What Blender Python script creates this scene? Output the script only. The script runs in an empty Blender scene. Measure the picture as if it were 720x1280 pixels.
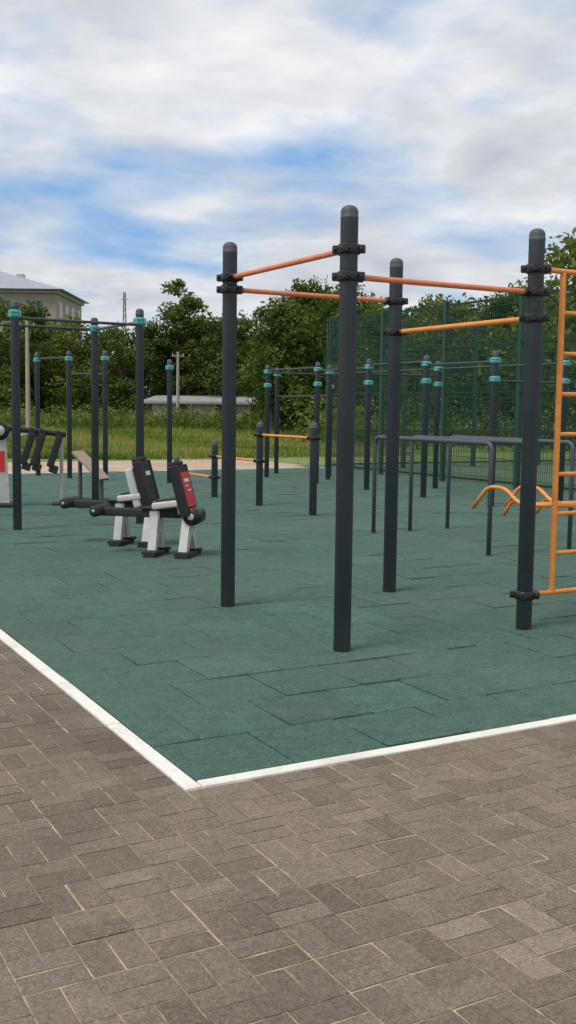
import bpy, bmesh, math, random
from mathutils import Vector, Matrix
random.seed(7)
scn = bpy.context.scene
scn.view_settings.view_transform = 'Standard'
scn.view_settings.look = 'None'
scn.view_settings.exposure = 0

# ---------------------------------------------------------------- frame of the site
# world x runs along the front kerb, y along the left kerb, origin = kerb corner
CAM = (-1.766, -3.972)
C29, S29 = 0.8746, 0.4848
def cw(X, Y):
    """metres right / ahead of the viewpoint -> site coordinates"""
    return (CAM[0] + C29*X + S29*Y, CAM[1] - S29*X + C29*Y)

# ---------------------------------------------------------------- materials
def newmat(name):
    m = bpy.data.materials.new(name); m.use_nodes = True
    nt = m.node_tree
    return m, nt, nt.nodes['Principled BSDF']

def N(nt, typ, **kw):
    n = nt.nodes.new(typ)
    for k, v in kw.items():
        setattr(n, k, v)
    return n

def ramp(nt, fac, stops):
    r = nt.nodes.new('ShaderNodeValToRGB')
    els = r.color_ramp.elements
    els[0].position, els[0].color = stops[0][0], (*stops[0][1], 1)
    els[1].position, els[1].color = stops[-1][0], (*stops[-1][1], 1)
    for p, c in stops[1:-1]:
        e = els.new(p); e.color = (*c, 1)
    nt.links.new(fac, r.inputs[0])
    return r.outputs[0]

def noise(nt, scale, detail=4, rough=0.6, vec=None, dist=0.0):
    n = nt.nodes.new('ShaderNodeTexNoise')
    n.inputs['Scale'].default_value = scale
    n.inputs['Detail'].default_value = detail
    n.inputs['Roughness'].default_value = rough
    n.inputs['Distortion'].default_value = dist
    if vec is None:
        g = nt.nodes.new('ShaderNodeNewGeometry'); vec = g.outputs['Position']
    nt.links.new(vec, n.inputs['Vector'])
    return n.outputs['Fac']

def mixc(nt, fac, a, b, blend='MIX'):
    m = nt.nodes.new('ShaderNodeMix'); m.data_type = 'RGBA'; m.blend_type = blend
    def put(sock, v):
        if isinstance(v, (int, float)): sock.default_value = v
        elif isinstance(v, tuple): sock.default_value = (*v, 1) if len(v) == 3 else v
        else: nt.links.new(v, sock)
    put(m.inputs[0], fac); put(m.inputs[6], a); put(m.inputs[7], b)
    return m.outputs[2]

def math_(nt, op, a, b=0.0, clamp=False):
    m = nt.nodes.new('ShaderNodeMath'); m.operation = op; m.use_clamp = clamp
    for i, v in enumerate((a, b)):
        if isinstance(v, (int, float)): m.inputs[i].default_value = v
        else: nt.links.new(v, m.inputs[i])
    return m.outputs[0]

def bump(nt, bsdf, h, strength, dist):
    b = nt.nodes.new('ShaderNodeBump')
    b.inputs['Strength'].default_value = strength
    b.inputs['Distance'].default_value = dist
    nt.links.new(h, b.inputs['Height']); nt.links.new(b.outputs[0], bsdf.inputs['Normal'])

def simple(name, col, rough=0.5, var=0.15, scale=8, spec=0.5, metal=0.0, bmp=0.0):
    m, nt, b = newmat(name)
    n = noise(nt, scale, 5, 0.65)
    lo = tuple(c*(1-var) for c in col); hi = tuple(min(1, c*(1+var)) for c in col)
    c = ramp(nt, n, [(0.3, lo), (0.7, hi)])
    nt.links.new(c, b.inputs['Base Color'])
    b.inputs['Roughness'].default_value = rough
    b.inputs['Metallic'].default_value = metal
    b.inputs['Specular IOR Level'].default_value = spec
    if bmp: bump(nt, b, noise(nt, scale*20, 3), bmp, 0.002)
    return m

def post_paint():
    m, nt, b = newmat('slate_powder_coat')
    n = noise(nt, 3, 5, 0.7)
    c = ramp(nt, n, [(0.3, (0.060, 0.071, 0.087)), (0.7, (0.080, 0.093, 0.111))])
    g = nt.nodes.new('ShaderNodeNewGeometry')
    sep = nt.nodes.new('ShaderNodeSeparateXYZ'); nt.links.new(g.outputs['Position'], sep.inputs[0])
    low = math_(nt, 'MULTIPLY', sep.outputs[2], -4.0)
    low = math_(nt, 'ADD', low, 1.0, True)
    low = math_(nt, 'MULTIPLY', low, noise(nt, 20, 4), True)
    c = mixc(nt, math_(nt, 'MULTIPLY', low, 0.6), c, (0.17, 0.15, 0.13))
    sc = noise(nt, 60, 4, 0.7)
    scm = ramp(nt, sc, [(0.66, (0, 0, 0)), (0.72, (1, 1, 1))])
    c = mixc(nt, math_(nt, 'MULTIPLY', scm, 0.4), c, (0.19, 0.20, 0.21))
    nt.links.new(c, b.inputs['Base Color'])
    r = ramp(nt, n, [(0.3, (0.50,)*3), (0.7, (0.68,)*3)])
    nt.links.new(r, b.inputs['Roughness'])
    b.inputs['Specular IOR Level'].default_value = 0.4
    bump(nt, b, noise(nt, 300, 2), 0.3, 0.001)
    return m

M_post = post_paint()
M_orange = simple('orange_powder_coat', (0.68, 0.21, 0.09), 0.45, 0.16, 12, bmp=0.1)
M_orange2 = simple('amber_powder_coat', (0.76, 0.27, 0.05), 0.45, 0.16, 12, bmp=0.1)
M_black = simple('black_plastic_clamp', (0.012, 0.012, 0.014), 0.38, 0.3, 30)
M_teal = simple('teal_plastic_clamp', (0.08, 0.34, 0.33), 0.45, 0.15, 10)
M_bolt = simple('zinc_bolt', (0.35, 0.35, 0.36), 0.35, 0.1, 50, metal=0.8)
M_dkbar = simple('dark_bar_paint', (0.035, 0.05, 0.058), 0.4, 0.2, 10)
M_mast = simple('galvanised_steel', (0.20, 0.21, 0.22), 0.6, 0.2, 3)
M_white = simple('light_grey_paint', (0.48, 0.48, 0.46), 0.45, 0.14, 9)
M_rubber = simple('black_foam_rubber', (0.018, 0.018, 0.02), 0.75, 0.25, 30, bmp=0.3)
M_red = simple('red_label', (0.60, 0.025, 0.03), 0.45, 0.1, 20)
M_label = simple('label_print', (0.75, 0.72, 0.70), 0.5, 0.05, 20)
M_tan = simple('tan_board', (0.38, 0.26, 0.21), 0.6, 0.12, 12)
M_fence = simple('green_fence_coat', (0.008, 0.052, 0.030), 0.5, 0.15, 5)

# ---------------------------------------------------------------- mesh builder
class B:
    def __init__(self):
        self.bm = bmesh.new(); self.mats = []
    def mi(self, mat):
        if mat not in self.mats: self.mats.append(mat)
        return self.mats.index(mat)
    def lathe(self, prof, mat, M=Matrix(), seg=24, smooth=True):
        bm = self.bm; k = self.mi(mat); rings = []
        for r, z in prof:
            if r < 1e-6:
                rings.append([bm.verts.new(M @ Vector((0, 0, z)))])
            else:
                rings.append([bm.verts.new(M @ Vector((r*math.cos(2*math.pi*i/seg), r*math.sin(2*math.pi*i/seg), z))) for i in range(seg)])
        for a, b in zip(rings, rings[1:]):
            for i in range(seg):
                j = (i+1) % seg
                if len(a) == 1 and len(b) == 1: continue
                if len(a) == 1: vs = [a[0], b[i], b[j]]
                elif len(b) == 1: vs = [a[i], a[j], b[0]]
                else: vs = [a[i], a[j], b[j], b[i]]
                f = bm.faces.new(vs); f.material_index = k; f.smooth = smooth
    def axisM(self, p, d):
        q = Vector(d).normalized().to_track_quat('Z', 'Y')
        return Matrix.Translation(p) @ q.to_matrix().to_4x4()
    def cyl(self, p1, p2, r, mat, seg=14, bev=0.0, r2=None):
        p1, p2 = Vector(p1), Vector(p2); L = (p2-p1).length
        if r2 is None: r2 = r
        if bev: prof = [(0, 0), (r-bev, 0), (r, bev), (r2, L-bev), (r2-bev, L), (0, L)]
        else: prof = [(0, 0), (r, 0), (r, 0.0005), (r2, L-0.0005), (r2, L), (0, L)]
        self.lathe(prof, mat, self.axisM(p1, p2-p1), seg)
    def tube(self, pts, r, mat, seg=12):
        pts = [Vector(p) for p in pts]; bm = self.bm; k = self.mi(mat); rings = []
        up = None
        for i, p in enumerate(pts):
            t = ((pts[i+1]-p) if i == 0 else (p-pts[i-1]) if i == len(pts)-1 else (pts[i+1]-p).normalized()+(p-pts[i-1]).normalized()).normalized()
            if up is None:
                up = t.orthogonal().normalized()
            else:
                up = (up - t*up.dot(t)).normalized()
            s = t.cross(up)
            rings.append([bm.verts.new(p + up*r*math.cos(2*math.pi*j/seg) + s*r*math.sin(2*math.pi*j/seg)) for j in range(seg)])
        for a, b in zip(rings, rings[1:]):
            for i in range(seg):
                j = (i+1) % seg
                f = bm.faces.new([a[i], a[j], b[j], b[i]]); f.material_index = k; f.smooth = True
        for rg in (rings[0][::-1], rings[-1]):
            f = bm.faces.new(rg); f.material_index = k
    def box(self, c, size, mat, R=Matrix(), bev=0.0, seg=2):
        M = Matrix.Translation(c) @ R @ Matrix.Diagonal((*size, 1))
        t = bmesh.new()
        bmesh.ops.create_cube(t, size=1, matrix=M)
        if bev: bmesh.ops.bevel(t, geom=t.edges[:], offset=bev, segments=seg, profile=0.6, affect='EDGES')
        k = self.mi(mat); mp = {}
        for v in t.verts: mp[v] = self.bm.verts.new(v.co)
        for f in t.faces:
            nf = self.bm.faces.new([mp[v] for v in f.verts]); nf.material_index = k; nf.smooth = False
        t.free()
    def poly(self, pts, mat):
        f = self.bm.faces.new([self.bm.verts.new(p) for p in pts]); f.material_index = self.mi(mat); return f
    def prism(self, prof, y0, y1, mat, M=Matrix()):
        """profile in xz extruded along y"""
        a = [self.bm.verts.new(M @ Vector((x, y0, z))) for x, z in prof]
        b = [self.bm.verts.new(M @ Vector((x, y1, z))) for x, z in prof]
        k = self.mi(mat); n = len(prof)
        fs = [self.bm.faces.new(a), self.bm.faces.new(b[::-1])]
        for i in range(n):
            j = (i+1) % n
            fs.append(self.bm.faces.new([a[j], a[i], b[i], b[j]]))
        for f in fs: f.material_index = k
    def done(self, name, parent=None):
        bmesh.ops.recalc_face_normals(self.bm, faces=self.bm.faces[:])
        me = bpy.data.meshes.new(name); self.bm.to_mesh(me); self.bm.free()
        for m in self.mats: me.materials.append(m)
        o = bpy.data.objects.new(name, me); scn.collection.objects.link(o)
        if parent: o.parent = parent
        return o

def empty(name, loc=(0, 0, 0)):
    e = bpy.data.objects.new(name, None); e.location = loc; e.empty_display_size = 0.2
    scn.collection.objects.link(e); return e

def arc_pts(pts, rad, n=6):
    """round the corners of a polyline"""
    pts = [Vector(p) for p in pts]; out = [pts[0]]
    for a, b, c in zip(pts, pts[1:], pts[2:]):
        d1 = (a-b).normalized(); d2 = (c-b).normalized()
        s, e = b+d1*rad, b+d2*rad
        for i in range(n+1):
            t = i/n
            out.append(s*(1-t)**2 + b*2*t*(1-t) + e*t*t)
    out.append(pts[-1]); return out

# ---------------------------------------------------------------- workout parts
def post(b, x, y, h=2.89, r=0.057, base=True):
    prof = [(0, -0.05), (r, -0.05), (r, h-0.085), (r+0.0015, h-0.083), (r+0.0015, h-0.074), (r, h-0.072), (r, h-0.045)]
    for i in range(1, 7):
        a = i/6*math.pi/2
        prof.append((max(0, r*math.cos(a)**0.8) if i < 6 else 0, h-0.045+0.045*math.sin(a)))
    b.lathe(prof, M_post, Matrix.Translation((x, y, 0)), 32)

def clamp_black(b, x, y, z, dirs, r=0.057):
    T = Matrix.Translation((x, y, z))
    b.lathe([(r, -0.033), (r+0.012, -0.031), (r+0.017, -0.022), (r+0.017, 0.022), (r+0.012, 0.031), (r, 0.033)], M_black, T, 32)
    for ang in (45, 135, 225, 315):
        a = math.radians(ang)
        R = Matrix.Rotation(a, 4, 'Z')
        b.box(T @ R @ Vector((r+0.027, 0, 0)), (0.046, 0.042, 0.054), M_black, R, 0.012, 3)
        for s in (-1, 1):
            p = T @ R @ Vector((r+0.030, 0, 0))
            q = T @ R @ Vector((r+0.030, s*0.030, 0))
            b.cyl(p, q, 0.010, M_black, 8)
    for d in dirs:
        d = Vector(d).normalized()
        c = Vector((x, y, z))
        b.cyl(c+d*(r-0.01), c+d*(r+0.055), 0.036, M_black, 18, 0.006, 0.030)

def clamp_teal(b, x, y, z, r=0.057):
    T = Matrix.Translation((x, y, z))
    b.lathe([(r, -0.05), (r+0.014, -0.046), (r+0.016, -0.004), (r+0.010, 0.0), (r+0.016, 0.004), (r+0.014, 0.046), (r, 0.05)], M_teal, T, 20)
    for ang in (45, 135, 225, 315):
        R = Matrix.Rotation(math.radians(ang), 4, 'Z')
        b.box(T @ R @ Vector((r+0.02, 0, 0)), (0.032, 0.03, 0.075), M_teal, R, 0.006)

def bar(b, p, q, mat, r=0.0195, off=0.07):
    p, q = Vector(p), Vector(q); d = (q-p).normalized()
    b.cyl(p+d*off, q-d*off, r, mat, 16)

# ---- pull up frame -------------------------------------------------
PA, PB, PC, PD = (1.835, 1.765), (1.835, 3.51), (3.405, 3.50), (3.405, 1.765)
b = B()
for P in (PA, PB, PC, PD): post(b, *P)
def link(b, P, Q, z, mat, z2=None):
    z2 = z if z2 is None else z2
    d = Vector((Q[0]-P[0], Q[1]-P[1], 0))
    clamp_black(b, *P, z, [d]); clamp_black(b, *Q, z2, [-d])
    bar(b, (*P, z), (*Q, z2), mat)
link(b, PA, PB, 2.615, M_orange)
link(b, PA, PD, 2.445, M_orange)
link(b, PB, PC, 2.525, M_orange)
link(b, PC, PD, 2.265, M_orange2)
b.done('pull_up_bar_frame')

# ---- ladder / wall bars --------------------------------------------
b = B()
PE = (5.0, 1.765)
post(b, *PE)
for z in (2.61, 0.265):
    d = Vector((1, 0, 0))
    clamp_black(b, *PD, z, [d]); clamp_black(b, *PE, z, [-d])
    bar(b, (*PD, z), (*PE, z), M_orange2)
xl, xr = 3.665, 4.75
for x in (xl, xr):
    b.cyl((x, 1.765, 0.265), (x, 1.765, 2.61), 0.022, M_orange2, 16)
z = 0.265+0.293
while z < 2.5:
    b.cyl((xl, 1.765, z), (xr, 1.765, z), 0.0165, M_orange2, 12)
    z += 0.293
for x0 in (3.68, 4.02):
    pts = arc_pts([(x0+0.22, 1.79, 0.90), (x0+0.02, 2.18, 0.88), (x0, 2.34, 1.00), (x0-0.02, 2.52, 1.00), (x0-0.05, 2.66, 0.82)], 0.07)
    b.tube(pts, 0.016, M_orange2)
    b.tube(arc_pts([(x0+0.04, 2.14, 0.89), (x0+0.06, 2.32, 0.90), (x0+0.05, 2.40, 0.78)], 0.05), 0.015, M_orange2)
b.cyl((3.70, 2.12, 0.885), (4.9, 2.12, 0.885), 0.017, M_orange2)
b.done('climbing_ladder')

# ---- parallel bars --------------------------------------------------
for i, x in enumerate((5.73, 6.31, 6.93)):
    b = B()
    pts = arc_pts([(x, 7.25, -0.03), (x, 7.25, 1.25), (x, 4.95, 1.25), (x, 4.95, -0.03)], 0.10, 8)
    b.tube(pts, 0.026, M_post, 14)
    for y in (7.25, 4.95):
        b.lathe([(0.026, 0), (0.045, 0.0), (0.045, 0.008), (0.026, 0.012)], M_black, Matrix.Translation((x, y, 0.004)), 16)
    b.done('parallel_bar')

# ---- stepped low bars ------------------------------------------------
b = B()
ys = [(9.45, 1.40), (11.2, 1.38), (12.95, 1.02), (14.7, 0.66)]
for y, h in ys: post(b, 6.1, y, h)
for (y0, h0), (y1, h1), z in zip(ys, ys[1:], (1.17, 0.74, 0.36)):
    link(b, (6.1, y0), (6.1, y1), z, M_orange2)
b.done('low_push_up_bars')

# ---- teal stations ----------------------------------------------------
def station(name, posts, bars, h, r=0.055, zc=None):
    b = B()
    zc = zc or [h-0.17]
    for P in posts:
        post(b, *P, h, r)
        for z in zc: clamp_teal(b, *P, z, r)
    for i, j, z in bars:
        bar(b, (*posts[i], z), (*posts[j], z), M_dkbar, 0.019, 0.06)
    return b.done(name)

station('pull_up_station', [(1.64, 9.35), (3.35, 9.45), (3.30, 11.2), (1.60, 11.1)],
        [(0, 1, 2.70), (1, 2, 2.74), (2, 3, 2.74), (3, 0, 2.66)], 2.92)
station('monkey_bars', [(9.65, 9.6), (9.65, 11.5), (9.65, 13.4), (9.6, 15.3), (9.5, 17.4),
                        (11.2, 9.6), (11.2, 13.2), (11.2, 17.4)],
        [(0, 1, 2.42), (1, 2, 2.48), (2, 3, 2.42), (3, 4, 2.48), (5, 6, 2.44), (6, 7, 2.44), (0, 5, 2.1), (2, 6, 2.3), (4, 7, 2.42)], 2.6, zc=[2.44, 2.13])
station('pull_up_station', [(5.15, 18.5), (4.75, 19.6), (5.7, 17.7)], [(0, 1, 2.66), (0, 2, 2.3)], 2.8)
station('pull_up_station', [(6.7, 16.5), (10.4, 18.6), (10.5, 16.3)], [(1, 2, 1.9)], 2.6)

# ---- exercise machines ----------------------------------------------
def machine(loc, ang, tall):
    """seat-and-beam trainer: pedestal, beam with foam roller, hub disc, backrest"""
    root = empty('exercise_bench', (loc[0], loc[1], 0.006)); root.rotation_euler = (0, 0, ang)
    b = B()
    for x0 in (0.0, 0.36):
        b.box((x0, 0, 0.022), (0.13 if x0 else 0.15, 0.50, 0.044), M_rubber, bev=0.012)
        for s in (-1, 1):
            b.box((x0, s*0.19, 0.05), (0.17, 0.12, 0.035), M_rubber, bev=0.012)
    b.done('foot_plate', root)
    b = B()
    for x0, w in ((0.0, 1.0), (0.36, 0.8)):
        M = Matrix.Translation((x0, 0, 0)) @ Matrix.Rotation(math.radians(90), 4, 'Z')
        b.prism([(-0.2*w, 0.07), (-0.11*w, 0.07), (0, 0.26), (0.11*w, 0.07), (0.2*w, 0.07), (0.07, 0.42), (-0.07, 0.42)], -0.045, 0.045, M_white, M)
        b.box((x0, 0, 0.43), (0.12, 0.13, 0.12), M_white, bev=0.02)
    b.done('pedestal', root)
    b = B()
    b.box((0.42, 0, 0.455), (1.12, 0.11, 0.09), M_rubber, bev=0.02)
    b.box((0.30, 0, 0.51), (0.42, 0.16, 0.03), M_black, bev=0.01)
    b.done('beam', root)
    b = B()
    b.cyl((1.0, -0.19, 0.47), (1.0, 0.19, 0.47), 0.062, M_rubber, 22, 0.015)
    b.cyl((1.0, -0.215, 0.47), (1.0, 0.215, 0.47), 0.02, M_bolt, 12)
    b.done('foam_roller', root)
    b = B()
    b.cyl((-0.07, -0.13, 0.44), (-0.07, 0.13, 0.44), 0.095, M_black, 28, 0.018)
    b.cyl((-0.07, -0.145, 0.44), (-0.07, 0.145, 0.44), 0.035, M_white, 18, 0.006)
    b.done('hub_disc', root)
    b = B()
    R = Matrix.Rotation(math.radians(8), 4, 'Y')
    b.box((0.21, 0, 0.56), (0.30, 0.34, 0.075), M_white, R, 0.03, 3)
    b.box((0.21, 0, 0.605), (0.24, 0.26, 0.03), M_rubber, R, 0.012, 3)
    b.done('seat', root)
    b = B()
    R = Matrix.Rotation(math.radians(15), 4, 'Y')
    T = Matrix.Translation((-0.02, 0, 0.44)) @ R
    def L(p): return T @ Vector(p)
    b.box(L((0, 0, 0.30)), (0.085, 0.28, 0.48), M_rubber, R, 0.03, 3)
    for s in (-1, 1):
        b.box(L((0, s*0.150, 0.28)), (0.11, 0.035, 0.55), M_black, R, 0.012)
    b.box(L((0.02, 0, 0.575)), (0.12, 0.20, 0.05), M_rubber, R, 0.02, 3)
    b.done('backrest', root)
    b = B()
    if tall:
        b.box(L((0.12, 0, 0.27)), (0.10, 0.32, 0.46), M_white, R, 0.03, 3)
        b.box(L((0.12, -0.163, 0.27)), (0.05, 0.01, 0.34), M_rubber, R, 0.004)
    else:
        b.box(L((0.06, 0, 0.12)), (0.05, 0.24, 0.16), M_white, R, 0.015, 3)
    b.done('pad_shell', root)
    b = B()
    if not tall:
        b.box(L((-0.050, 0, 0.28)), (0.016, 0.255, 0.38), M_red, R, 0.005)
        b.box(L((-0.060, 0, 0.38)), (0.004, 0.15, 0.035), M_label, R)
        b.box(L((-0.060, 0.03, 0.32)), (0.004, 0.08, 0.014), M_label, R)
        b.box(L((-0.060, -0.02, 0.27)), (0.004, 0.11, 0.014), M_label, R)
        b.box(L((0.0, -0.170, 0.30)), (0.07, 0.006, 0.30), M_red, R)
        b.box(L((0.0, -0.175, 0.36)), (0.035, 0.004, 0.06), M_label, R)
    else:
        b.box(L((-0.046, 0, 0.40)), (0.006, 0.14, 0.05), M_label, R)
    b.done('label', root)
    return root

def heading(X, Y): 
    v = (C29*X + S29*Y, -S29*X + C29*Y); return math.atan2(v[1], v[0])
machine(cw(-1.07, 11.1), heading(-1, 0.22), False)
machine(cw(-1.58, 11.95), heading(-1, 0.22), True)

root = empty('arm_exercise_machine', (*cw(-4.55, 16.4), 0.006)); root.rotation_euler = (0, 0, heading(1, 0.25))
b = B()
b.box((0, 0, 0.03), (0.5, 0.55, 0.05), M_rubber, bev=0.015)
b.prism([(-0.14, 0.06), (0.14, 0.06), (0.09, 1.15), (-0.09, 1.15)], -0.09, 0.09, M_white)
b.box((0.0, -0.095, 0.72), (0.14, 0.01, 0.32), M_red)
b.cyl((0, -0.14, 1.2), (0, 0.14, 1.2), 0.15, M_black, 28, 0.02)
b.cyl((0, -0.16, 1.2), (0, 0.16, 1.2), 0.08, M_white, 20, 0.01)
b.done('pedestal', root)
b = B()
b.cyl((0.1, 0, 1.24), (1.02, 0, 1.14), 0.045, M_black, 16)
b.cyl((0.1, 0, 1.10), (0.55, 0, 1.16), 0.03, M_white, 16)
for x in (0.50, 0.66, 0.92):
    z = 1.24-0.11*x
    R = Matrix.Rotation(math.radians(18), 4, 'Y')
    b.box((x-0.08, 0, z-0.27), (0.11, 0.18, 0.52), M_rubber, R, 0.03, 3)
    b.box((x-0.10, 0, z-0.55), (0.14, 0.15, 0.12), M_rubber, R, 0.02, 3)
    b.box((x, 0, z), (0.13, 0.14, 0.12), M_black, R, 0.02)
b.done('arm', root)
b = B()
b.cyl((0.95, 0.15, 0), (0.95, 0.15, 1.12), 0.03, M_white, 14)
b.box((0.95, 0.15, 0.02), (0.3, 0.3, 0.035), M_rubber, bev=0.01)
b.done('support', root)

root = empty('incline_board', (*cw(-3.35, 17.6), 0.006)); root.rotation_euler = (0, 0, heading(1, -0.3))
b = B()
R = Matrix.Rotation(math.radians(42), 4, 'Y')
b.box((0, 0, 0.60), (0.68, 0.40, 0.035), M_tan, R, 0.012)
b.cyl((-0.2, 0, 0), (-0.2, 0, 0.74), 0.035, M_post, 14)
b.cyl((0.2, 0, 0), (0.2, 0, 0.40), 0.035, M_post, 14)
b.box((0, 0, 0.02), (0.7, 0.3, 0.035), M_rubber, bev=0.01)
b.done('board', root)

# ---------------------------------------------------------------- sheets
def sheet(name, pts, z, mat):
    me = bpy.data.meshes.new(name); me.from_pydata([(x, y, z) for x, y in pts], [], [tuple(range(len(pts)))])
    me.materials.append(mat); o = bpy.data.objects.new(name, me); scn.collection.objects.link(o); return o

m, nt, bs = newmat('meadow_ground')
n1 = noise(nt, 0.12, 6, 0.65); n2 = noise(nt, 2.5, 6, 0.7)
c1 = ramp(nt, n1, [(0.32, (0.10, 0.17, 0.035)), (0.5, (0.17, 0.235, 0.055)), (0.68, (0.26, 0.27, 0.10))])
c2 = ramp(nt, n2, [(0.3, (0.55, 0.55, 0.55)), (0.7, (1.15, 1.15, 1.1))])
nt.links.new(mixc(nt, 1.0, c1, c2, 'MULTIPLY'), bs.inputs['Base Color'])
bs.inputs['Roughness'].default_value = 0.95; bump(nt, bs, n2, 0.8, 0.1)
sheet('ground', [(-900, -900), (900, -900), (900, 900), (-900, 900)], -0.030, m)

m, nt, bs = newmat('sandy_path')
n1 = noise(nt, 0.8, 8, 0.7)
nt.links.new(ramp(nt, n1, [(0.3, (0.32, 0.23, 0.16)), (0.55, (0.46, 0.34, 0.25)), (0.72, (0.50, 0.41, 0.31))]), bs.inputs['Base Color'])
bs.inputs['Roughness'].default_value = 0.95; bump(nt, bs, noise(nt, 12, 5), 0.5, 0.03)
sheet('sandy_path', [(-40, 20.55), (13.2, 20.55), (13.2, 25.6), (-40, 27.5)], -0.020, m)
m, nt, bs = newmat('court_surface')
nt.links.new(ramp(nt, noise(nt, 1.5, 6), [(0.3, (0.05, 0.085, 0.045)), (0.7, (0.085, 0.13, 0.065))]), bs.inputs['Base Color'])
bs.inputs['Roughness'].default_value = 0.9
sheet('sports_court', [(12.78, -12), (34, -12), (34, 22), (12.78, 22)], -0.016, m)

m, nt, bs = newmat('joint_sand')
n1 = noise(nt, 7, 6, 0.7)
nt.links.new(ramp(nt, n1, [(0.34, (0.10, 0.08, 0.062)), (0.48, (0.34, 0.27, 0.20)), (0.62, (0.52, 0.42, 0.32))]), bs.inputs['Base Color'])
bs.inputs['Roughness'].default_value = 1.0; bump(nt, bs, noise(nt, 300, 3), 0.6, 0.004)
sheet('pavement', [(-30, -30), (12.7, -30), (12.7, -0.07), (-0.07, -0.07), (-0.07, 20.5), (-30, 20.5)], -0.0036, m)

def blocks(name, cells, mat, bev, depth, drop, seg=1):
    V, F, T = [], [], []
    for cx, cy, hx, hy, z, tx, ty, tint in cells:
        k = len(V)
        for rx, ry, dz in ((hx-bev, hy-bev, 0), (hx, hy, -drop), (hx, hy, -depth)):
            for sx, sy in ((-1, -1), (1, -1), (1, 1), (-1, 1)):
                V.append((cx+sx*rx, cy+sy*ry, z+dz+sx*tx+sy*ty))
        F.append((k, k+1, k+2, k+3))
        for a in (0, 4):
            for i in range(4):
                j = (i+1) % 4
                F.append((k+a+4+i, k+a+4+j, k+a+j, k+a+i))
        T += [tint]*9
    me = bpy.data.meshes.new(name); me.from_pydata(V, [], F)
    at = me.attributes.new('tint', 'FLOAT', 'FACE'); at.data.foreach_set('value', T)
    me.materials.append(mat)
    o = bpy.data.objects.new(name, me); scn.collection.objects.link(o); return o

m, nt, bs = newmat('concrete_paver')
at = N(nt, 'ShaderNodeAttribute'); at.attribute_name = 'tint'
base = ramp(nt, at.outputs['Fac'], [(0.0, (0.120, 0.097, 0.079)), (0.45, (0.152, 0.125, 0.102)), (0.9, (0.182, 0.151, 0.124)), (1.0, (0.215, 0.180, 0.145))])
g1 = noise(nt, 230, 3, 0.75); g2 = noise(nt, 1.1, 5, 0.6); g3 = noise(nt, 25, 5, 0.7); g4 = noise(nt, 0.45, 4, 0.6); g5 = noise(nt, 75, 3, 0.7)
c = mixc(nt, 1.0, base, ramp(nt, g1, [(0.28, (0.45,)*3), (0.5, (1.0,)*3), (0.72, (1.65,)*3)]), 'MULTIPLY')
c = mixc(nt, 1.0, c, ramp(nt, g5, [(0.28, (0.68,)*3), (0.72, (1.34,)*3)]), 'MULTIPLY')
c = mixc(nt, 1.0, c, ramp(nt, g3, [(0.3, (0.80,)*3), (0.7, (1.20,)*3)]), 'MULTIPLY')
c = mixc(nt, 1.0, c, ramp(nt, g4, [(0.35, (0.88, 0.87, 0.86)), (0.65, (1.12, 1.10, 1.08))]), 'MULTIPLY')
dust = ramp(nt, g2, [(0.42, (0, 0, 0)), (0.72, (1, 1, 1))])
dust = math_(nt, 'MULTIPLY', dust, ramp(nt, noise(nt, 60, 5, 0.75), [(0.40, (0, 0, 0)), (0.65, (0.6,)*3)]))
c = mixc(nt, dust, c, (0.34, 0.27, 0.195))
nt.links.new(c, bs.inputs['Base Color']); bs.inputs['Roughness'].default_value = 0.95
bs.inputs['Specular IOR Level'].default_value = 0.2
bump(nt, bs, g5, 0.6, 0.004)
cells = []; s = 0.2
def addpavers(i0, i1, j0, j1):
    for i in range(i0, i1):
        for j in range(j0, j1):
            X, Y = -0.08 - 0.1 + i*s, -0.08 - 0.1 + j*s
            for k in (-1, 1):
                g = 0.0016 + random.random()*0.0024
                z = max(-0.0012, random.gauss(0, 0.0007)); tx = random.gauss(0, 0.0004); ty = random.gauss(0, 0.0004)
                t = min(0.9, max(0, random.gauss(0.48, 0.22)))
                if k == 1 and math.hypot(X-0.27, Y+1.68) < 0.20: t = 1.0
                jx, jy = random.gauss(0, 0.0013), random.gauss(0, 0.0013)
                if (i+j) % 2: cells.append((X+jx, Y+k*0.05+jy, 0.1-g, 0.05-g, z, tx, ty, t))
                else: cells.append((X+k*0.05+jx, Y+jy, 0.05-g, 0.1-g, z, tx, ty, t))
addpavers(-45, 62, -28, 1)
addpavers(-45, 1, 1, 62)
blocks('paving_blocks', cells, m, 0.0026, 0.03, 0.0015)

m, nt, bs = newmat('rubber_tile')
at = N(nt, 'ShaderNodeAttribute'); at.attribute_name = 'tint'
base = ramp(nt, at.outputs['Fac'], [(0.0, (0.052, 0.100, 0.079)), (0.3, (0.053, 0.110, 0.087)), (0.7, (0.056, 0.119, 0.094)), (1.0, (0.061, 0.130, 0.102))])
g1 = noise(nt, 150, 3, 0.8); g2 = noise(nt, 0.55, 6, 0.65); g3 = noise(nt, 7, 6, 0.7); g5 = noise(nt, 48, 4, 0.75)
c = mixc(nt, 1.0, base, ramp(nt, g1, [(0.28, (0.36,)*3), (0.5, (1.0,)*3), (0.72, (1.85, 1.80, 1.78))]), 'MULTIPLY')
c = mixc(nt, 1.0, c, ramp(nt, g5, [(0.28, (0.60,)*3), (0.72, (1.45,)*3)]), 'MULTIPLY')
c = mixc(nt, 1.0, c, ramp(nt, g3, [(0.3, (0.80,)*3), (0.7, (1.18,)*3)]), 'MULTIPLY')
d = ramp(nt, g2, [(0.40, (0, 0, 0)), (0.70, (0.50,)*3)])
c = mixc(nt, d, c, (0.100, 0.132, 0.104))
nt.links.new(c, bs.inputs['Base Color']); bs.inputs['Roughness'].default_value = 0.9
bs.inputs['Specular IOR Level'].default_value = 0.25
bump(nt, bs, g5, 0.8, 0.006)
cells = []
t = 0.5
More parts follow.
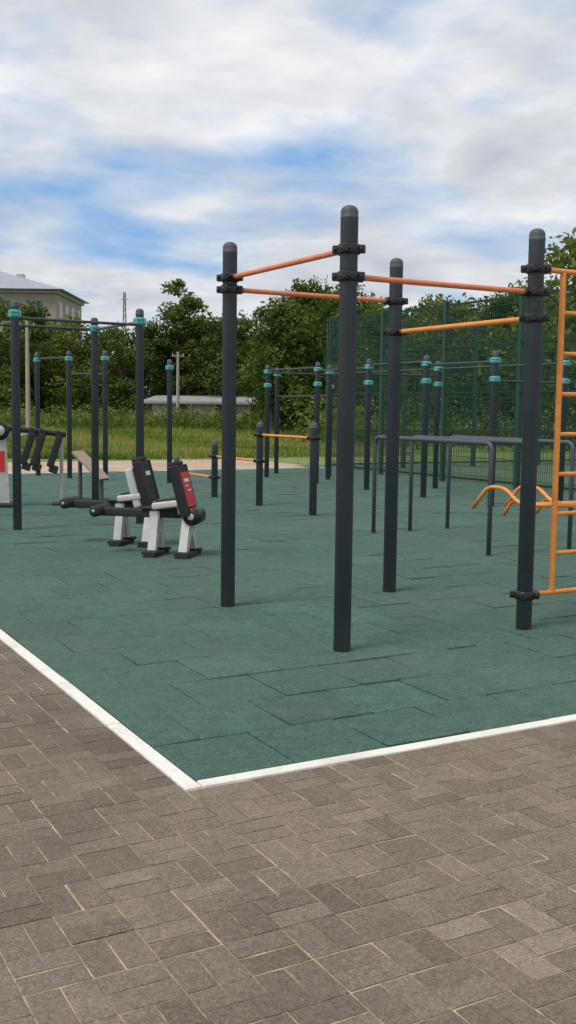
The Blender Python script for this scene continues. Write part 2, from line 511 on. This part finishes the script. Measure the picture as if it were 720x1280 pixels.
for j in range(0, 41):
    off = 0.25 if j % 2 else 0.0
    x = 0.0
    while x < 12.65:
        w = off if (x == 0.0 and off) else t
        x1 = min(x+w, 12.7); g = 0.0018+random.random()*0.003
        z = 0.008+random.gauss(0, 0.0020); tx, ty = random.gauss(0, 0.0013), random.gauss(0, 0.0022)
        ti = min(1, max(0, random.gauss(0.5, 0.25)))
        cells.append(((x+x1)/2+random.gauss(0, 0.001), j*t+t/2+random.gauss(0, 0.001), (x1-x)/2-g, t/2-g, z, tx, ty, ti))
        x = x1
blocks('rubber_tiles', cells, m, 0.005, 0.03, 0.004)
mm = simple('tile_underlay', (0.012, 0.02, 0.017), 1.0)
sheet('playground_floor', [(0, 0), (12.7, 0), (12.7, 20.5), (0, 20.5)], -0.006, mm)

m, nt, bs = newmat('whitewashed_kerb')
k1 = noise(nt, 30, 6, 0.75); k2 = noise(nt, 2.2, 5, 0.6)
c = ramp(nt, k1, [(0.25, (0.42, 0.39, 0.34)), (0.40, (0.70, 0.68, 0.63)), (0.8, (0.82, 0.805, 0.76))])
c = mixc(nt, ramp(nt, k2, [(0.50, (0, 0, 0)), (0.75, (0.6,)*3)]), c, (0.46, 0.41, 0.34))
nt.links.new(c, bs.inputs['Base Color']); bs.inputs['Roughness'].default_value = 0.85
bump(nt, bs, noise(nt, 80, 5), 0.5, 0.004)
b = B()
def kerb(x0, y0, x1, y1):
    z = 0.008+random.gauss(0, 0.0015)
    b.box(((x0+x1)/2, (y0+y1)/2, z-0.06), (abs(x1-x0), abs(y1-y0), 0.12), m, Matrix.Rotation(random.gauss(0, 0.0022), 4, 'Z'), 0.005)
y = -0.073
while y < 20.4:
    kerb(-0.078, y+0.002, -0.005, y+0.998); y += 1.0
x = 0.0
while x < 12.6:
    kerb(x+0.001, -0.078, x+0.997, -0.005); x += 1.0
for x in range(-1, 13):
    kerb(x+0.002, 20.502, x+0.998, 20.578)
b.done('kerb')

# ---------------------------------------------------------------- fence
def fence_run(name, p0, p1, h=4.0, step=2.5, wd=0.0065):
    root = empty(name)
    p0, p1 = Vector(p0), Vector(p1); L = (p1-p0).length; d = (p1-p0)/L
    ang = math.atan2(d.y, d.x); R = Matrix.Rotation(ang, 4, 'Z')
    b = B(); n = round(L/step)
    for i in range(n+1):
        p = p0+d*(L*i/n)
        b.box((p.x, p.y, h/2), (0.10, 0.10, h+0.08), M_fence, R)
    for z in (0.12, 1.02, 2.0, 3.0, h-0.06):
        c = (p0+p1)/2
        b.box((c.x, c.y, z), (L, 0.035, 0.045), M_fence, R)
    b.done('fence_posts', root)
    V, F = [], []
    nx = Vector((-d.y, d.x))
    def strip(a, bb, wd):
        k = len(V)
        ax = (bb-a).normalized(); s1 = Vector((nx.x, nx.y, 0)); s2 = ax.cross(s1)
        for q in (a, bb):
            for u, v in ((-1, -1), (1, -1), (1, 1), (-1, 1)):
                V.append(tuple(q+s1*u*wd/2+s2*v*wd/2))
        for i in range(4):
            j = (i+1) % 4; F.append((k+i, k+j, k+4+j, k+4+i))
    k = 0.0
    while k < L:
        p = p0+d*k; a = Vector((p.x+nx.x*0.03, p.y+nx.y*0.03, 0.05)); strip(a, a+Vector((0, 0, h+random.choice((0, 0.05))-0.08)), wd); k += 0.06
    z = 0.2
    while z < h:
        a = Vector((p0.x+nx.x*0.04, p0.y+nx.y*0.04, z)); c = Vector((p1.x+nx.x*0.04, p1.y+nx.y*0.04, z)); strip(a, c, wd*1.6); z += 0.2
    me = bpy.data.meshes.new('mesh_panel'); me.from_pydata(V, [], F); me.materials.append(M_fence)
    o = bpy.data.objects.new('mesh_panel', me); scn.collection.objects.link(o); o.parent = root
fence_run('mesh_fence', (12.75, 0.0), (12.75, 20.0))
fence_run('mesh_fence', (12.75, 20.06), (32.7, 20.06), step=2.5)
fence_run('mesh_fence', (32.75, 0.0), (32.75, 20.0))

# ---------------------------------------------------------------- vegetation
def leafmat(name, dark, mid, light):
    m = bpy.data.materials.new(name); m.use_nodes = True; nt = m.node_tree
    nt.nodes.clear()
    out = nt.nodes.new('ShaderNodeOutputMaterial')
    at = N(nt, 'ShaderNodeAttribute'); at.attribute_name = 'tint'
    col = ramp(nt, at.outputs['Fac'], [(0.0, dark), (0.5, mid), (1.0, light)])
    oi = nt.nodes.new('ShaderNodeObjectInfo')
    col = mixc(nt, 1.0, col, ramp(nt, oi.outputs['Random'], [(0, (0.8, 0.85, 0.8)), (1, (1.35, 1.2, 1.1))]), 'MULTIPLY')
    d = nt.nodes.new('ShaderNodeBsdfDiffuse'); t = nt.nodes.new('ShaderNodeBsdfTranslucent'); mx = nt.nodes.new('ShaderNodeMixShader')
    mx.inputs[0].default_value = 0.35
    nt.links.new(col, d.inputs[0]); nt.links.new(col, t.inputs[0])
    nt.links.new(d.outputs[0], mx.inputs[1]); nt.links.new(t.outputs[0], mx.inputs[2]); nt.links.new(mx.outputs[0], out.inputs[0])
    return m
M_leaf = leafmat('foliage', (0.028, 0.055, 0.014), (0.068, 0.115, 0.028), (0.13, 0.18, 0.05))
M_leafl = leafmat('light_foliage', (0.05, 0.085, 0.02), (0.11, 0.165, 0.04), (0.19, 0.24, 0.07))
M_grassb = leafmat('tall_grass_blades', (0.07, 0.125, 0.028), (0.17, 0.24, 0.052), (0.33, 0.33, 0.12))
M_bark = simple('bark', (0.09, 0.07, 0.055), 0.95, 0.35, 6)

def rnd_dir(rng):
    while True:
        v = Vector((rng.uniform(-1, 1), rng.uniform(-1, 1), rng.uniform(-1, 1)))
        if 0.05 < v.length < 1: return v.normalized()

def leaves_into(V, F, T, rng, c, rad, n, size, tone):
    for _ in range(n):
        d = rnd_dir(rng); rr = rad*(rng.random()**0.4)
        p = c + Vector((d.x*rr, d.y*rr, d.z*rr*0.75))
        nrm = (d*0.7+rnd_dir(rng)).normalized(); u = nrm.orthogonal().normalized(); w = nrm.cross(u)
        a = rng.uniform(0, 6.28); u, w = u*math.cos(a)+w*math.sin(a), w*math.cos(a)-u*math.sin(a)
        s = size*rng.uniform(0.6, 1.3); k = len(V)
        V += [tuple(p-u*s), tuple(p+w*s*0.5), tuple(p+u*s), tuple(p-w*s*0.5)]
        F.append((k, k+1, k+2, k+3))
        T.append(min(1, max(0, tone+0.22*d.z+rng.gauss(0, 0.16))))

def tree_mesh(name, seed, h, w, clumps, per, leaf, mat, sparse=False):
    rng = random.Random(seed); V, F, T = [], [], []
    b = B()
    th = h*0.25
    lean = Vector((rng.uniform(-.04, .04)*h, rng.uniform(-.04, .04)*h, 0))
    top = Vector((0, 0, h*0.85))+lean
    b.tube([(0, 0, -0.2), (0, 0, th), tuple(Vector((0, 0, h*0.55))+lean*0.5)], 0.018*h, M_bark, 8)
    b.cyl(Vector((0, 0, h*0.54))+lean*0.5, top, 0.015*h, M_bark, 7, 0, 0.004*h)
    for i in range(clumps):
        f = (i+0.5)/clumps
        z = h*(0.16+0.80*f)
        env = math.sin(math.pi*min(1, (f*0.86+0.13)))**0.7
        a = rng.uniform(0, 6.283); rr = w/2*env*rng.uniform(0.25, 1.0)
        c = Vector((math.cos(a)*rr, math.sin(a)*rr, z+rng.uniform(-.04, .04)*h))+lean*f
        root = Vector((0, 0, max(th*0.8, z-rr*0.9)))+lean*f*0.6
        if i % 2 == 0: b.cyl(root, c, 0.006*h, M_bark, 5, 0, 0.002*h)
        cr = w*rng.uniform(0.10, 0.19)*(0.8 if sparse else 1)
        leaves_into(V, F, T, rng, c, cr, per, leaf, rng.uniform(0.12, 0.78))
    bmesh.ops.recalc_face_normals(b.bm, faces=b.bm.faces[:])
    off = len(V)
    V2 = [tuple(v.co) for v in b.bm.verts]; b.bm.verts.index_update()
    F2 = [tuple(off+v.index for v in f.verts) for f in b.bm.faces]; b.bm.free()
    me = bpy.data.meshes.new(name); me.from_pydata(V+V2, [], F+F2)
    at = me.attributes.new('tint', 'FLOAT', 'FACE'); at.data.foreach_set('value', T+[0.5]*len(F2))
    me.materials.append(mat); me.materials.append(M_bark)
    me.polygons.foreach_set('material_index', [0]*len(F)+[1]*len(F2))
    return me

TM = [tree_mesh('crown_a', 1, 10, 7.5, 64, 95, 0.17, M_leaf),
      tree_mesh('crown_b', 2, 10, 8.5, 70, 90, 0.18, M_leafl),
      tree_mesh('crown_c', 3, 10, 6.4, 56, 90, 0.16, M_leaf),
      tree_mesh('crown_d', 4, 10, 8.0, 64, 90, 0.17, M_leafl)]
SP = tree_mesh('crown_sparse', 9, 10, 4.6, 56, 80, 0.13, M_leafl, True)

def put_tree(name, me, X, Y, h, wide=1.0, parent=None):
    o = bpy.data.objects.new(name, me); scn.collection.objects.link(o)
    x, y = cw(X, Y); o.location = (x, y, -0.03); o.rotation_euler = (0, 0, random.uniform(0, 6.28))
    s = h/10; o.scale = (s*wide, s*wide, s)
    if parent: o.parent = parent
    return o

row = empty('distant_treeline')
sky_line = [(-60, 395), (0, 388), (40, 390), (85, 408), (120, 420), (160, 418), (200, 408), (240, 405), (270, 402), (310, 405), (345, 385),
            (380, 368), (410, 372), (450, 386), (490, 388), (530, 384), (570, 380), (610, 374), (650, 376), (690, 360), (740, 335), (790, 350)]
for i, (px, py) in enumerate(sky_line):
    for k in range(2):
        Y = 88 + k*9 + random.uniform(-3, 3)
        if px > 330: Y -= 22
        X = (px-360+random.uniform(-12, 12))*Y/1300
        h = 1.6 + Y*(511-py)/1310 - (1.2*k)
        put_tree('tree', TM[(i+k) % 4], X, Y, h*1.04, 1.1, row)
put_tree('birch_tree', SP, -9.5, 89, 12.4, 1.3)
put_tree('birch_tree', SP, -8.4, 87, 10.8, 1.2)
put_tree('deciduous_tree', TM[0], 0.9, 64, 9.4, 1.0)
put_tree('deciduous_tree', TM[1], 3.0, 60, 8.4, 1.0)
put_tree('deciduous_tree', TM[1], 13.1, 45, 9.0, 1.1)
put_tree('deciduous_tree', TM[2], 10.2, 50, 7.2, 1.2)
put_tree('deciduous_tree', TM[3], 7.2, 52, 7.0, 1.1)
put_tree('deciduous_tree', TM[0], 4.6, 54, 6.8, 1.1)

rng = random.Random(21); V, F, T = [], [], []
for i in range(900):
    if i < 600: X = rng.uniform(-42, 3); Y = rng.uniform(66, 77); h = rng.uniform(0.8, 1.6)
    else: X = rng.uniform(1, 26); Y = rng.uniform(42, 56); h = rng.uniform(0.7, 2.2)
    x, y = cw(X, Y)
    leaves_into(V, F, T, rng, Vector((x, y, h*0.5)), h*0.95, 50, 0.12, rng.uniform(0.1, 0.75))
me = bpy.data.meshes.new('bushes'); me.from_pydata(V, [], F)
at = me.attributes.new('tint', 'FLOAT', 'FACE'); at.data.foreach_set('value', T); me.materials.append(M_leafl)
o = bpy.data.objects.new('bushes', me); scn.collection.objects.link(o)

V, F, T = [], [], []
for i in range(75000):
    Y = 32 + 46*rng.random()**1.4; X = rng.uniform(-0.33, 0.12)*Y
    patch = math.sin(X*0.7+Y*0.3)+math.sin(Y*0.9-X*0.2)+rng.gauss(0, 0.5)
    x, y = cw(X, Y)
    if y < 26.3+rng.random()*0.8 and x > -40: continue
    if x > 12.5 and y < 22: continue
    h = 0.05+0.14*rng.random()+(0.10 if patch > 1 else 0)+max(0, (Y-52)/25)*0.6*rng.random(); w = 0.03+h*0.04
    a = rng.uniform(0, 6.28); k = len(V); dx, dy = math.cos(a)*w, math.sin(a)*w
    lx, ly = rng.gauss(0, h*0.3), rng.gauss(0, h*0.3)
    V += [(x-dx, y-dy, -0.03), (x+dx, y+dy, -0.03), (x+lx, y+ly, h)]
    F.append((k, k+1, k+2)); T.append(min(1, max(0, 0.5+0.16*patch+rng.gauss(0, 0.15)-max(0, (Y-60)/60))))
me = bpy.data.meshes.new('tall_grass'); me.from_pydata(V, [], F)
at = me.attributes.new('tint', 'FLOAT', 'FACE'); at.data.foreach_set('value', T); me.materials.append(M_grassb)
o = bpy.data.objects.new('tall_grass', me); scn.collection.objects.link(o)

# ---------------------------------------------------------------- buildings, poles
M_wall = simple('beige_render', (0.35, 0.305, 0.25), 0.9, 0.15, 1.2)
M_trim = simple('white_trim', (0.42, 0.40, 0.37), 0.8, 0.1, 2)
M_roof = simple('grey_metal_roof', (0.30, 0.33, 0.37), 0.5, 0.15, 1.0)
M_glass = simple('window_glass', (0.05, 0.06, 0.07), 0.15, 0.3, 1)
M_brown = simple('brown_shed_wall', (0.14, 0.09, 0.065), 0.9, 0.25, 2)
M_shroof = simple('pale_sheet_roof', (0.30, 0.31, 0.31), 0.6, 0.2, 1.5)
M_conc = simple('concrete_pole', (0.36, 0.33, 0.29), 0.85, 0.12, 3)

bx, by = cw(-34.8, 104)
root = empty('apartment_building', (bx, by, 0)); root.rotation_euler = (0, 0, heading(1, 0.0)-0.0)
W, Dp, H = 26.0, 12.0, 12.0
b = B(); b.box((0, 0, H/2-0.5), (W, Dp, H+1), M_wall); b.box((0, 0, 0.3), (W+0.3, Dp+0.3, 0.9), M_trim)
b.box((0, 0, H+0.15), (W+0.5, Dp+0.5, 0.3), M_trim); b.done('walls', root)
b = B(); e = 0.8; z0, z1 = H+0.31, H+2.9
c = [(-W/2-e, -Dp/2-e, z0), (W/2+e, -Dp/2-e, z0), (W/2+e, Dp/2+e, z0), (-W/2-e, Dp/2+e, z0)]
r0, r1 = (-W/2+6, 0, z1), (W/2-7.5, 0, z1)
for f in ([c[0], c[1], r1, r0], [c[2], c[3], r0, r1], [c[1], c[2], r1], [c[3], c[0], r0], c[::-1]): b.poly(f, M_roof)
b.box((2, -1, z1-0.2), (0.9, 0.7, 1.6), M_brown); b.box((8, 1, z1-1.1), (0.7, 0.6, 1.5), M_trim)
b.done('roof', root)
b = B()
for fl in range(4):
    zc = 1.9+fl*2.9
    for i in range(9):
        x = -W/2+1.9+i*2.78
        b.box((x, -Dp/2-0.01, zc), (1.5, 0.06, 1.6), M_trim)
        for s in (-0.36, 0.36): b.box((x+s, -Dp/2-0.035, zc), (0.62, 0.05, 1.42), M_glass)
        b.box((x, -Dp/2-0.07, zc-0.86), (1.7, 0.2, 0.08), M_trim)
    for i in range(4):
        y = -Dp/2+1.8+i*2.8
        b.box((W/2+0.01, y, zc), (0.06, 1.4, 1.6), M_trim)
        for s in (-0.34, 0.34): b.box((W/2+0.035, y+s, zc), (0.05, 0.58, 1.42), M_glass)
b.done('windows', root)

bx, by = cw(-6.4, 81)
root = empty('garage_row', (bx, by, 0)); root.rotation_euler = (0, 0, heading(1, -0.08))
b = B(); b.box((0, 0, 1.0), (8.6, 5, 2.2), M_brown)
for i in range(3): b.box((-2.7+i*2.7, -2.52, 0.95), (2.1, 0.06, 1.8), M_conc)
b.done('walls', root)
b = B(); b.box((0, 0, 2.2), (9.2, 5.8, 0.2), M_shroof, Matrix.Rotation(math.radians(5), 4, 'X'), 0.03); b.done('roof', root)

def pole(X, Y, h, r=0.14):
    x, y = cw(X, Y); b = B()
    b.cyl((x, y, -0.1), (x, y, h), r, M_conc, 12, 0, r*0.65)
    b.box((x, y, h-0.3), (0.9, 0.09, 0.09), M_conc, Matrix.Rotation(heading(1, 0.3), 4, 'Z'))
    for s in (-0.38, 0.38):
        b.cyl((x+s*C29, y-s*S29, h-0.26), (x+s*C29, y-s*S29, h-0.1), 0.035, M_trim, 8)
    b.done('utility_pole')
pole(-15.0, 60, 6.4, 0.15)
pole(-16.3, 58, 6.0, 0.12)
pole(-8.1, 76, 5.6, 0.14)
x, y = cw(-23.6, 150); b = B()
hh = 17.8
for sx, sy in ((-1, -1), (1, -1), (1, 1), (-1, 1)):
    b.cyl((x+sx*0.45, y+sy*0.45, 0), (x+sx*0.10, y+sy*0.10, hh), 0.05, M_mast, 6)
for i in range(18):
    z0 = hh*i/18; z1 = hh*(i+1)/18; w0 = 0.45-0.35*i/18; w1 = 0.45-0.35*(i+1)/18
    for s in (-1, 1):
        b.cyl((x-w0, y+s*w0, z0), (x+w1, y+s*w1, z1), 0.025, M_mast, 5)
        b.cyl((x+s*w0, y-w0, z0), (x+s*w1, y+w1, z1), 0.025, M_mast, 5)
b.box((x, y, hh-1), (1.1, 0.08, 0.08), M_mast, Matrix.Rotation(heading(1, 0), 4, 'Z'))
b.done('lattice_mast')

# ---------------------------------------------------------------- sky and sun
sun_el, sun_az = math.radians(56), heading(-0.75, -0.65)
w = bpy.data.worlds.new("World"); scn.world = w; w.use_nodes = True; nt = w.node_tree
bg = nt.nodes['Background']; bg.inputs[1].default_value = 0.13
sky = nt.nodes.new('ShaderNodeTexSky'); sky.sky_type = 'NISHITA'; sky.sun_disc = False
sky.sun_elevation = sun_el; sky.sun_rotation = math.pi/2 - sun_az
tc = nt.nodes.new('ShaderNodeTexCoord')
sep = nt.nodes.new('ShaderNodeSeparateXYZ'); nt.links.new(tc.outputs['Generated'], sep.inputs[0])
zz = math_(nt, 'MAXIMUM', sep.outputs[2], 0.0)
den = math_(nt, 'ADD', zz, 0.15)
cx = math_(nt, 'DIVIDE', sep.outputs[0], den); cy = math_(nt, 'DIVIDE', sep.outputs[1], den)
comb = nt.nodes.new('ShaderNodeCombineXYZ'); nt.links.new(cx, comb.inputs[0]); nt.links.new(cy, comb.inputs[1])
comb.inputs[2].default_value = 3.7
n1 = noise(nt, 1.5, 9, 0.52, comb.outputs[0], 0.15)
n2 = noise(nt, 2.0, 9, 0.55, comb.outputs[0], 0.15)
belt = math_(nt, 'SUBTRACT', zz, 0.165)
belt = math_(nt, 'DIVIDE', belt, 0.045)
belt = math_(nt, 'MULTIPLY', belt, belt)
belt = math_(nt, 'SUBTRACT', 1.0, belt, True)
cov = math_(nt, 'SUBTRACT', math_(nt, 'ADD', n1, 0.14), math_(nt, 'MULTIPLY', belt, 0.175))
cov = ramp(nt, cov, [(0.39, (0, 0, 0)), (0.60, (1, 1, 1))])
shade = ramp(nt, n2, [(0.30, (4.1, 4.4, 4.9)), (0.46, (5.3, 5.5, 5.85)), (0.64, (7.1, 7.15, 7.25))])
blue = mixc(nt, 0.75, sky.outputs[0], (1.7, 3.5, 6.3))
col = mixc(nt, cov, blue, shade)
nt.links.new(col, bg.inputs[0])

sl = bpy.data.lights.new('sun', 'SUN'); sl.energy = 2.4; sl.angle = math.radians(22); sl.color = (1.0, 0.95, 0.87)
so = bpy.data.objects.new('sun', sl); scn.collection.objects.link(so)
dv = Vector((math.cos(sun_el)*math.cos(sun_az), math.cos(sun_el)*math.sin(sun_az), math.sin(sun_el)))
so.rotation_euler = dv.to_track_quat('Z', 'Y').to_euler(); so.location = (0, 0, 20)

# ---------------------------------------------------------------- camera
cam = bpy.data.cameras.new('camera'); cam.sensor_fit = 'VERTICAL'; cam.sensor_height = 24; cam.lens = 24*1300/1280
cam.clip_end = 3000; cam.clip_start = 0.05
co = bpy.data.objects.new('camera', cam); scn.collection.objects.link(co)
Mx = Matrix.Rotation(math.radians(-29), 4, 'Z') @ Matrix.Rotation(math.radians(90-5.67), 4, 'X') @ Matrix.Rotation(math.radians(0.7), 4, 'Z')
co.matrix_world = Matrix.Translation((CAM[0], CAM[1], 1.6)) @ Mx
scn.camera = co
